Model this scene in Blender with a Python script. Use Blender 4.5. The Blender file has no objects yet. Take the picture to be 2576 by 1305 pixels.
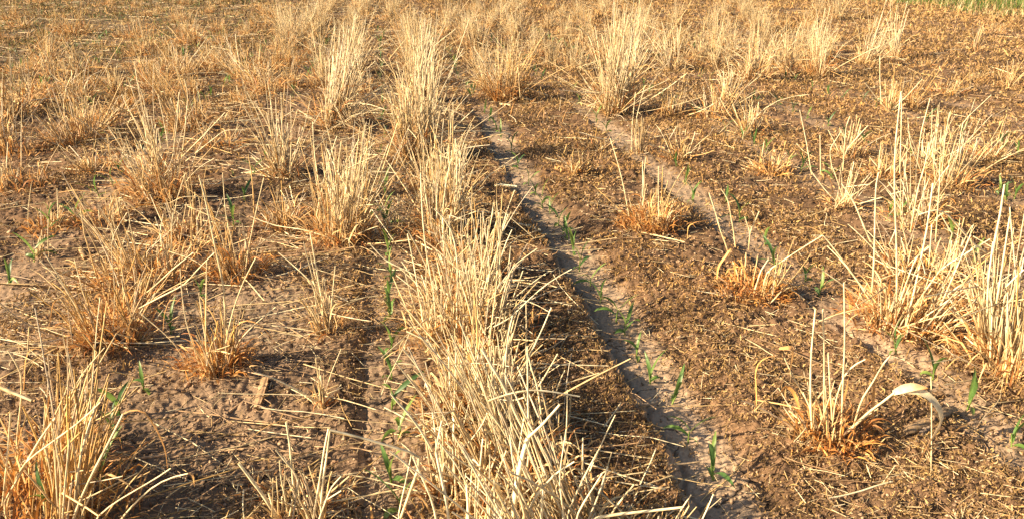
import bpy, math, random
import numpy as np
from mathutils import Vector
random.seed(7)
RNG = np.random.default_rng(11)
SC = bpy.context.scene
COL = SC.collection
R = math.radians

# ---------------------------------------------------------------- camera
CAM_H = 1.11                       # a phone held low over the field
PITCH = math.atan(918.5/2368.0)
YAW = math.atan(399.5/2540.0)      # to the right of the crop rows, which run along +Y
cam_d = bpy.data.cameras.new('camera'); cam = bpy.data.objects.new('camera', cam_d); COL.objects.link(cam)
cam_d.sensor_width = 36.0; cam_d.lens = 36.0*2368.0/3049.0
cam_d.clip_start = 0.02; cam_d.clip_end = 500.0
cam.location = (0, 0, CAM_H); cam.rotation_euler = (R(90)-PITCH, 0, -YAW)
SC.camera = cam

# ---------------------------------------------------------------- light
SUN_EL = R(25); BACK = R(14)       # low evening sun, from the left and a little behind the viewer
HF = np.array([math.sin(YAW), math.cos(YAW), 0.0]); RT = np.array([math.cos(YAW), -math.sin(YAW), 0.0])
sh = -RT*math.cos(BACK) - HF*math.sin(BACK)
SUN = Vector((sh[0]*math.cos(SUN_EL), sh[1]*math.cos(SUN_EL), math.sin(SUN_EL)))
w = bpy.data.worlds.new("World"); SC.world = w; w.use_nodes = True
nt = w.node_tree; nt.nodes.clear()
wo = nt.nodes.new('ShaderNodeOutputWorld'); bg = nt.nodes.new('ShaderNodeBackground'); sky = nt.nodes.new('ShaderNodeTexSky')
sky.sky_type = 'NISHITA'; sky.sun_disc = False; sky.sun_elevation = SUN_EL; sky.sun_rotation = math.atan2(SUN.x, SUN.y)
sky.dust_density = 2.0
bg.inputs['Strength'].default_value = 0.05
nt.links.new(sky.outputs[0], bg.inputs['Color']); nt.links.new(bg.outputs[0], wo.inputs['Surface'])
sd = bpy.data.lights.new('sun', 'SUN'); sun = bpy.data.objects.new('sun', sd); COL.objects.link(sun)
sd.energy = 5.0; sd.angle = R(0.5); sd.color = (1.0, 0.79, 0.53)
sun.rotation_euler = SUN.to_track_quat('Z', 'Y').to_euler()
SC.view_settings.view_transform = 'Standard'; SC.view_settings.look = 'None'
SC.view_settings.exposure = 1.85; SC.view_settings.gamma = 1.0
SC.cycles.max_bounces = 5; SC.cycles.diffuse_bounces = 3; SC.cycles.transparent_max_bounces = 4

# ---------------------------------------------------------------- helpers
def tag(o, label=None, cat=None, group=None, kind=None):
    if label: o['label'] = label
    if cat: o['category'] = cat
    if group: o['group'] = group
    if kind: o['kind'] = kind
    return o

FPX = 2368.0*0.8446; CX, CY = 2575/2, 1305/2
CT, ST = math.cos(PITCH), math.sin(PITCH)
def ray(px, py):
    x = (px-CX)/FPX; y = -(py-CY)/FPX
    return RT*x + HF*(CT+y*ST) + np.array([0, 0, -ST+y*CT])
def at(px, py, z=0.0):             # the point of the field seen at a place of the photograph (width taken as 2575)
    d = ray(px, py); t = (CAM_H-z)/-d[2]
    return np.array([0, 0, CAM_H]) + d*t

def hash2(ix, iy, seed):
    h = (ix.astype(np.int64)*374761393 + iy.astype(np.int64)*668265263 + seed*1442695041) & 0xffffffff
    h = ((h ^ (h >> 13))*1274126177) & 0xffffffff
    h = (h ^ (h >> 16)) & 0xffffffff
    return h.astype(np.float64)/4294967295.0
def vnoise(x, y, s, seed=0):
    x = np.asarray(x, float)/s + 1000; y = np.asarray(y, float)/s + 1000
    ix = np.floor(x); iy = np.floor(y); fx = x-ix; fy = y-iy
    fx = fx*fx*fx*(fx*(fx*6-15)+10); fy = fy*fy*fy*(fy*(fy*6-15)+10)
    a = hash2(ix, iy, seed); b = hash2(ix+1, iy, seed); c = hash2(ix, iy+1, seed); d = hash2(ix+1, iy+1, seed)
    return (a*(1-fx)+b*fx)*(1-fy) + (c*(1-fx)+d*fx)*fy - 0.5
def sstep(a, b, x):
    t = np.clip((x-a)/(b-a), 0, 1); return t*t*(3-2*t)

ROWS = [-0.03+0.735*k for k in range(-22, 30)]
ROWX = {0: -0.03, 1: 0.70, 2: 1.46, 3: 2.19, -1: -0.70, -2: -1.40}
ROWS = np.array([ROWX.get(k, -0.03+0.735*k) for k in range(-22, 30)])
STR = {1: 1.05, 0: 0.30, 2: 0.95, 3: 0.5, -1: 0.35, -2: 0.4}
STRN = np.array([STR.get(k, 0.4) for k in range(-22, 30)])
def furrow(x, y):                  # signed offset from the nearest planting furrow, and how marked that furrow is
    x = np.asarray(x, float); y = np.asarray(y, float)
    wob = 0.05*vnoise(x*0, y, 0.9, 5) + 0.025*vnoise(x*0+7, y, 0.22, 6)
    i = np.argmin(np.abs((x+wob)[..., None]-ROWS), axis=-1)
    return x+wob-ROWS[i], STRN[i]*(0.7+1.1*np.clip(vnoise(x, y, 0.8, 9)+0.15, -0.6, 0.5))*(1-.7*sstep(4.8, 6.5, y))*(1-.3*sstep(1.0, 1.2, x)*sstep(2.1, 2.5, y)*(1-sstep(4.3, 5.0, y)))
def bareness(x, y):
    u, s = furrow(x, y)
    e = 0.02*vnoise(x, y, 0.09, 31)+0.03*vnoise(x, y, 0.35, 32)
    b = sstep(-0.10, -0.07, u+e)*(1-sstep(0.05, 0.13, u+e))
    return np.clip(b*np.clip(s*1.5, 0, 1), 0, 1)
def height(x, y, fine=True):
    x = np.asarray(x, float); y = np.asarray(y, float)
    u, s = furrow(x, y); b = bareness(x, y)
    e = 0.024*vnoise(x, y, 0.07, 33)+0.012*vnoise(x, y, 0.2, 34)
    h = 0.03*vnoise(x, y, 0.9, 1) + 0.02*vnoise(x, y, 0.33, 2)
    h = h - 0.014*s*np.exp(-((u+e+0.062+0.012*vnoise(x, y, .15, 36))/0.007)**2)*np.clip(vnoise(x, y, .4, 37)*3+.8, 0, 1)
    # steep left bank, flat floor, gentle right bank
    dip = sstep(-0.10, -0.065, u+e)*(1-sstep(0.06, 0.2, u+e))
    rim = np.exp(-((u+e+0.125)/0.04)**2)
    h = h - 0.022*dip*s + 0.008*rim*s
    if fine:
        k = 1-0.75*b; ll = (1-sstep(-0.35, 0.15, x))*(1-sstep(2.3, 3.4, y))*np.clip(.75+1.3*vnoise(x, y, .5, 44), .15, 1); k2 = k*(1-.88*ll)
        c1 = vnoise(x, y, 0.085, 3); c2 = vnoise(x+3, y, 0.036, 4); c3 = vnoise(x, y+5, 0.016, 5); c4 = vnoise(x, y, 0.008, 15)
        h = h + k2*(0.020*c1 + 0.018*np.abs(c2)*1.3) + k*(1-.55*ll)*0.010*c3 + b*0.005*c3 + (0.6+0.4*k+.5*ll)*0.0042*c4
    return h
def hz(x, y): return float(height(np.array([x]), np.array([y]), False)[0])

class Mesh:                        # gathers vertex rings and writes one mesh
    def __init__(s): s.v = []; s.f = []; s.c = []; s.n = 0; s.t = []
    def add(s, V, F, C, tri=False):
        s.v.append(V); (s.t if tri else s.f).append(F+s.n); s.c.append(C); s.n += len(V)
    def tubes(s, P, Rd, C, B, S=4):
        N, K = P.shape[:2]
        T = np.gradient(P, axis=1); T /= np.linalg.norm(T, axis=2, keepdims=True)+1e-9
        Bk = np.repeat(B[:, None, :], K, 1); Nn = np.cross(T, Bk); Nn /= np.linalg.norm(Nn, axis=2, keepdims=True)+1e-9
        Bk = np.cross(Nn, T)
        a = np.arange(S)/S*2*np.pi
        V = P[:, :, None, :] + Rd[:, :, None, None]*(Nn[:, :, None, :]*np.cos(a)[None, None, :, None] + Bk[:, :, None, :]*np.sin(a)[None, None, :, None])
        q = np.arange(S); q2 = (q+1) % S
        base = (np.arange(N)*K*S)[:, None, None] + (np.arange(K-1)*S)[None, :, None]
        F = np.stack([base+q, base+q2, base+q2+S, base+q+S], -1).reshape(-1, 4)
        s.add(V.reshape(-1, 3), F, np.repeat(C[:, :, None, :], S, 2).reshape(-1, 3))
    def ribbons(s, P, W, C, B, tw=None, fold=0.0):
        N, K = P.shape[:2]
        T = np.gradient(P, axis=1); T /= np.linalg.norm(T, axis=2, keepdims=True)+1e-9
        Bk = np.repeat(B[:, None, :], K, 1); Nn = np.cross(T, Bk); Nn /= np.linalg.norm(Nn, axis=2, keepdims=True)+1e-9
        Bk = np.cross(Nn, T)
        if tw is None: tw = np.zeros((N, K))
        sd_ = Bk*np.cos(tw)[..., None] + Nn*np.sin(tw)[..., None]
        nn = -Bk*np.sin(tw)[..., None] + Nn*np.cos(tw)[..., None]
        h = W[..., None]*0.5
        if fold: V = np.stack([P+sd_*h+nn*h*fold, P, P-sd_*h+nn*h*fold], 2); M = 3
        else: V = np.stack([P+sd_*h, P-sd_*h], 2); M = 2
        q = np.arange(M-1)
        base = (np.arange(N)*K*M)[:, None, None] + (np.arange(K-1)*M)[None, :, None]
        F = np.stack([base+q, base+q+1, base+q+1+M, base+q+M], -1).reshape(-1, 4)
        s.add(V.reshape(-1, 3), F, np.repeat(C[:, :, None, :], M, 2).reshape(-1, 3))
    def data(s, name, mat, smooth=True):
        me = bpy.data.meshes.new(name)
        V = np.concatenate(s.v).astype(np.float32); C = np.concatenate(s.c)
        F4 = np.concatenate(s.f) if s.f else np.zeros((0, 4), int); F3 = np.concatenate(s.t) if s.t else np.zeros((0, 3), int)
        me.vertices.add(len(V)); me.vertices.foreach_set('co', V.ravel())
        me.loops.add(F4.size+F3.size); me.loops.foreach_set('vertex_index', np.concatenate([F4.ravel(), F3.ravel()]).astype(np.int32))
        me.polygons.add(len(F4)+len(F3))
        me.polygons.foreach_set('loop_start', np.concatenate([np.arange(len(F4))*4, F4.size+np.arange(len(F3))*3]).astype(np.int32))
        me.update(calc_edges=True)
        if smooth: me.shade_smooth()
        a = me.color_attributes.new('Col', 'FLOAT_COLOR', 'POINT')
        a.data.foreach_set('color', np.concatenate([C, np.ones((len(C), 1))], 1).astype(np.float32).ravel())
        me.materials.append(mat)
        return me
    def build(s, name, mat, parent=None, smooth=True):
        o = bpy.data.objects.new(name, s.data(name, mat, smooth)); COL.objects.link(o)
        if parent: o.parent = parent
        return o

# ---------------------------------------------------------------- materials
def mat_plant(name, rough=0.55, trans=0.2, spec=0.3, nscale=60, namp=0.25):
    m = bpy.data.materials.new(name); m.use_nodes = True; t = m.node_tree; t.nodes.clear()
    out = t.nodes.new('ShaderNodeOutputMaterial'); p = t.nodes.new('ShaderNodeBsdfPrincipled'); a = t.nodes.new('ShaderNodeAttribute'); a.attribute_name = 'Col'
    n = t.nodes.new('ShaderNodeTexNoise'); n.inputs['Scale'].default_value = nscale; n.inputs['Detail'].default_value = 2
    g = t.nodes.new('ShaderNodeNewGeometry'); t.links.new(g.outputs['Position'], n.inputs['Vector'])
    mr = t.nodes.new('ShaderNodeMapRange'); mr.inputs[1].default_value = 0.3; mr.inputs[2].default_value = 0.7
    mr.inputs[3].default_value = 1-namp; mr.inputs[4].default_value = 1+namp; t.links.new(n.outputs[0], mr.inputs[0])
    mx = t.nodes.new('ShaderNodeVectorMath'); mx.operation = 'SCALE'
    t.links.new(a.outputs['Color'], mx.inputs[0]); t.links.new(mr.outputs[0], mx.inputs['Scale'])
    t.links.new(mx.outputs[0], p.inputs['Base Color']); p.inputs['Roughness'].default_value = rough; p.inputs['Specular IOR Level'].default_value = spec
    if trans:
        tr = t.nodes.new('ShaderNodeBsdfTranslucent'); ms = t.nodes.new('ShaderNodeMixShader'); ms.inputs[0].default_value = trans
        t.links.new(mx.outputs[0], tr.inputs[0]); t.links.new(p.outputs[0], ms.inputs[1]); t.links.new(tr.outputs[0], ms.inputs[2]); t.links.new(ms.outputs[0], out.inputs[0])
    else: t.links.new(p.outputs[0], out.inputs[0])
    return m
M_STEM = mat_plant('dry_straw_stem', 0.48, 0.10, 0.4, 38, 0.34)
M_LEAF = mat_plant('dry_leaf', 0.6, 0.30, 0.25)
M_GREEN = mat_plant('green_leaf', 0.45, 0.42, 0.45, 90, 0.2)
M_LITTER = mat_plant('dead_weed', 0.8, 0.15, 0.15, 25, 0.3)
M_OLD = mat_plant('old_stalk', 0.75, 0.0, 0.2, 130, 0.35)

def mat_soil():
    m = bpy.data.materials.new('silty_soil'); m.use_nodes = True; t = m.node_tree; p = t.nodes['Principled BSDF']
    L = t.links.new; N = t.nodes.new
    g = N('ShaderNodeNewGeometry'); a = N('ShaderNodeAttribute'); a.attribute_name = 'Col'
    n1 = N('ShaderNodeTexNoise'); n1.inputs['Scale'].default_value = 3; n1.inputs['Detail'].default_value = 6
    n2 = N('ShaderNodeTexNoise'); n2.inputs['Scale'].default_value = 120; n2.inputs['Detail'].default_value = 4; n2.inputs['Roughness'].default_value = 0.7
    for n in (n1, n2): L(g.outputs['Position'], n.inputs['Vector'])
    mr = N('ShaderNodeMapRange'); mr.inputs[1].default_value = 0.3; mr.inputs[2].default_value = 0.7; mr.inputs[3].default_value = 0.8; mr.inputs[4].default_value = 1.2
    L(n1.outputs[0], mr.inputs[0])
    mr2 = N('ShaderNodeMapRange'); mr2.inputs[1].default_value = 0.3; mr2.inputs[2].default_value = 0.7; mr2.inputs[3].default_value = 0.72; mr2.inputs[4].default_value = 1.28
    L(n2.outputs[0], mr2.inputs[0])
    mu = N('ShaderNodeMath'); mu.operation = 'MULTIPLY'; L(mr.outputs[0], mu.inputs[0]); L(mr2.outputs[0], mu.inputs[1])
    # drying cracks
    nz = N('ShaderNodeTexNoise'); nz.inputs['Scale'].default_value = 9; nz.inputs['Detail'].default_value = 3
    L(g.outputs['Position'], nz.inputs['Vector'])
    ad = N('ShaderNodeVectorMath'); ad.operation = 'MULTIPLY_ADD'; ad.inputs[1].default_value = (0.12, 0.12, 0.0)
    L(nz.outputs['Color'], ad.inputs[0]); L(g.outputs['Position'], ad.inputs[2])
    vo = N('ShaderNodeTexVoronoi'); vo.feature = 'DISTANCE_TO_EDGE'; vo.voronoi_dimensions = '2D'; vo.inputs['Scale'].default_value = 5.0
    L(ad.outputs[0], vo.inputs['Vector'])
    cr = N('ShaderNodeMapRange'); cr.inputs[1].default_value = 0.004; cr.inputs[2].default_value = 0.016; cr.inputs[3].default_value = 0.0; cr.inputs[4].default_value = 1.0
    L(vo.outputs['Distance'], cr.inputs[0])
    gap = N('ShaderNodeMapRange'); gap.inputs[1].default_value = 0.50; gap.inputs[2].default_value = 0.56; L(n1.outputs[0], gap.inputs[0])
    crk = N('ShaderNodeMath'); crk.operation = 'MAXIMUM'; L(cr.outputs[0], crk.inputs[0]); L(gap.outputs[0], crk.inputs[1])
    cm = N('ShaderNodeMapRange'); cm.inputs[3].default_value = 0.35; cm.inputs[4].default_value = 1.0; L(crk.outputs[0], cm.inputs[0])
    mu2 = N('ShaderNodeMath'); mu2.operation = 'MULTIPLY'; L(mu.outputs[0], mu2.inputs[0]); L(cm.outputs[0], mu2.inputs[1])
    sc = N('ShaderNodeVectorMath'); sc.operation = 'SCALE'; L(a.outputs['Color'], sc.inputs[0]); L(mu2.outputs[0], sc.inputs['Scale'])
    L(sc.outputs[0], p.inputs['Base Color']); p.inputs['Roughness'].default_value = 0.95; p.inputs['Specular IOR Level'].default_value = 0.1
    b1 = N('ShaderNodeBump'); b1.inputs['Strength'].default_value = 0.7; b1.inputs['Distance'].default_value = 0.004; L(n2.outputs[0], b1.inputs['Height'])
    b2 = N('ShaderNodeBump'); b2.inputs['Strength'].default_value = 0.8; b2.inputs['Distance'].default_value = 0.012; L(crk.outputs[0], b2.inputs['Height']); L(b1.outputs[0], b2.inputs['Normal'])
    L(b2.outputs[0], p.inputs['Normal'])
    return m
M_SOIL = mat_soil()

# ---------------------------------------------------------------- the ground: one sheet
def build_ground():
    fa = np.arange(R(-44), R(44), 0.0016)
    ang = np.concatenate([fa, np.linspace(R(44), R(316), 90)]) + YAW
    r = 0.9*np.exp(np.arange(0, math.log(40/0.9), 0.0036)); r = np.concatenate([[0.0, 0.25, 0.5, 0.7], r, np.geomspace(41, 420, 40)])
    A, Rr = np.meshgrid(ang, r); x = Rr*np.sin(A); y = Rr*np.cos(A)
    xf = x.ravel(); yf = y.ravel()
    z = height(xf, yf); z = np.where(Rr.ravel() > 38, -0.0*z, z)
    z = np.where(Rr.ravel() < 0.6, height(xf, yf, False), z)
    b = bareness(xf, yf)[:, None]
    big = vnoise(xf, yf, 1.7, 41)[:, None]; mid = vnoise(xf, yf, 0.25, 42)[:, None]
    ll = ((1-sstep(-0.35, 0.15, xf))*(1-sstep(2.3, 3.4, yf))*np.clip(.75+1.3*vnoise(xf, yf, .5, 44), .15, 1))[:, None]; b = np.maximum(b, .75*ll)
    bare = np.array([0.290, 0.212, 0.142]); lit = np.array([0.125, 0.076, 0.043])
    C = bare*b + lit*(1-b); C = C*(1+0.35*mid)*(1+0.3*big)
    # far upper left the soil carries a thin grey green film of seedlings
    gl = np.clip(sstep(6, 12, yf-0.6*xf*1.0)*sstep(0.5, 4, -xf), 0, 1)[:, None]
    C = C*(1-0.3*gl) + np.array([0.11, 0.10, 0.06])*0.3*gl
    ni, nj = Rr.shape
    idx = np.arange(ni*nj).reshape(ni, nj); nx = np.roll(idx, -1, axis=1)
    F = np.stack([idx[:-1], idx[1:], nx[1:], nx[:-1]], -1).reshape(-1, 4)
    m = Mesh(); m.add(np.stack([xf, yf, z], 1), F, C)
    o = m.build('ground', M_SOIL); tag(o, kind='structure'); return o
build_ground()

# ---------------------------------------------------------------- colours
PALE = np.array([0.70, 0.54, 0.28]); CREAM = np.array([0.78, 0.68, 0.44]); GOLD = np.array([0.60, 0.38, 0.12])
ORNG = np.array([0.54, 0.25, 0.065]); RUST = np.array([0.30, 0.125, 0.04]); GREY = np.array([0.52, 0.44, 0.34])
def mixc(a, b, t): return a*(1-t)+b*t

def arcs(n, K, L, phi0, dphi, az, origin, kinkp=0.0, kmax=1.3):
    """n bending paths: inclination from vertical starts at phi0 and grows by dphi in all"""
    ph = phi0[:, None] + dphi[:, None]*(np.linspace(0, 1, K-1)[None, :]**1.5)
    if kinkp:
        kk = RNG.random(n) < kinkp; j = RNG.integers(max(1, (K-1)//3), K-1, n); amt = RNG.uniform(0.5, kmax, n)*RNG.choice([-1, 1], n, p=[0.25, 0.75])
        ph = ph + np.where(kk[:, None] & (np.arange(K-1)[None, :] >= j[:, None]), amt[:, None], 0)
    a = az[:, None] + RNG.normal(0, 0.05, (n, K-1)).cumsum(1)
    d = np.stack([np.sin(ph)*np.cos(a), np.sin(ph)*np.sin(a), np.cos(ph)], -1)*(L[:, None, None]/(K-1))
    P = np.concatenate([origin[:, None, :], origin[:, None, :]+np.cumsum(d, 1)], 1)
    B = np.stack([-np.sin(az), np.cos(az), 0*az], 1)
    return P, B

def gen_stems(n, h, rb, lean, pale, K=6, leanx=(0, 0), kinkp=0.25, lo=0.25, rad=0.0024, tight=1.0):
    nt_ = int(np.clip(n/14, 1, 7)); ta = RNG.uniform(0, 6.28, nt_); tr = tight*rb*np.sqrt(RNG.uniform(0.1, 1, nt_)) if nt_ > 1 else np.zeros(1)
    th_ = RNG.uniform(0.55, 1.08, nt_); th_[0] = 1.05; tp = RNG.normal(0, .15, nt_); wt = RNG.uniform(.4, 1, nt_); ti = RNG.choice(nt_, n, p=wt/wt.sum())
    q_ = RNG.random(n); aa = RNG.uniform(0, 6.28, n); ox = tr[ti]*np.cos(ta[ti])+rb*.33*np.sqrt(q_)*np.cos(aa); oy = tr[ti]*np.sin(ta[ti])+rb*.33*np.sqrt(q_)*np.sin(aa)
    org = np.stack([ox, oy, np.full(n, -0.005)], 1); rr = np.hypot(ox, oy); az2 = np.arctan2(oy, ox)+RNG.normal(0, 1.0, n)
    phi = np.abs(RNG.normal(0, lean, n))*(0.45+0.9*rr/max(rb, 1e-6)); wild = RNG.random(n) < (.17 if pale > .7 and h > .3 and n > 90 else .10); phi = np.where(wild, RNG.uniform(.7, 1.35, n), phi)
    L = h*th_[ti]*(lo+(1-lo)*RNG.random(n)**1.25)/np.maximum(np.cos(np.minimum(phi, 0.9)), 0.62)*np.where(wild, .55, 1)
    P, B = arcs(n, K, L, phi, RNG.normal(0.10, 0.2, n), az2, org, kinkp, 1.9)
    t = np.linspace(0, 1, K)[None, :, None]
    P[:, :, 0] += leanx[0]*(t[..., 0]*L[:, None]); P[:, :, 1] += leanx[1]*(t[..., 0]*L[:, None])
    P[:, :, 2] = np.maximum(P[:, :, 2], 0.004); P[:, 0, 2] = -0.01
    rad_ = rad*RNG.uniform(0.5, 1.25, n)[:, None]*np.linspace(1.1, 0.6, K)[None, :]
    q = np.clip(pale+tp[ti]+RNG.normal(0, 0.25, n), 0, 1)[:, None, None]
    top = mixc(GOLD, CREAM, q); bot = mixc(ORNG, PALE*.9, q*0.7)
    C = bot*(1-t**0.6)+top*t**0.6; C = C*RNG.uniform(0.6, 1.12, n)[:, None, None]
    nd = np.where(RNG.random((n, K)) < .13, .62, 1.0)[..., None]; C = C*nd
    gr = (RNG.random(n) < 0.17)[:, None, None]; C = np.where(gr, C*0.4+GREY*0.5, C)
    return P, rad_, C, B

def gen_leaves(n, h, rb, pale, K=6, length=(0.25, 0.55), up=0.25, wd=0.0045, leanx=(0, 0)):
    az = RNG.uniform(0, 2*np.pi, n); rr = rb*1.15*np.sqrt(RNG.random(n))
    z0 = np.where(RNG.random(n) < 0.4, RNG.random(n)*h*up, 0.0)
    org = np.stack([rr*np.cos(az)+leanx[0]*z0, rr*np.sin(az)+leanx[1]*z0, z0], 1)
    L = h*RNG.uniform(length[0], length[1], n)
    P, B = arcs(n, K, L, np.abs(RNG.normal(0.45, 0.3, n)), RNG.uniform(0.5, 2.6, n), az+RNG.normal(0, 0.8, n), org, 0.15)
    P[:, :, 2] = np.maximum(P[:, :, 2], 0.004+RNG.random((n, 1))*0.01)
    W = wd*RNG.uniform(0.5, 1.3, n)[:, None]*np.sin(np.linspace(0.35, 1.0, K)*np.pi*0.97)[None, :]
    q = np.clip(pale-0.12+RNG.normal(0, 0.3, n), 0, 1)[:, None, None]
    C = mixc(ORNG, PALE, q)*np.ones((1, K, 1)); rs = (RNG.random(n) < 0.25)[:, None, None]; C = np.where(rs, RUST*1.3, C)
    C = C*RNG.uniform(0.7, 1.2, n)[:, None, None]
    tw = RNG.uniform(-1.2, 1.2, n)[:, None] + np.linspace(0, 1, K)[None, :]*RNG.normal(0, 1.6, n)[:, None]
    return P, W, C, B, tw

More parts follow.
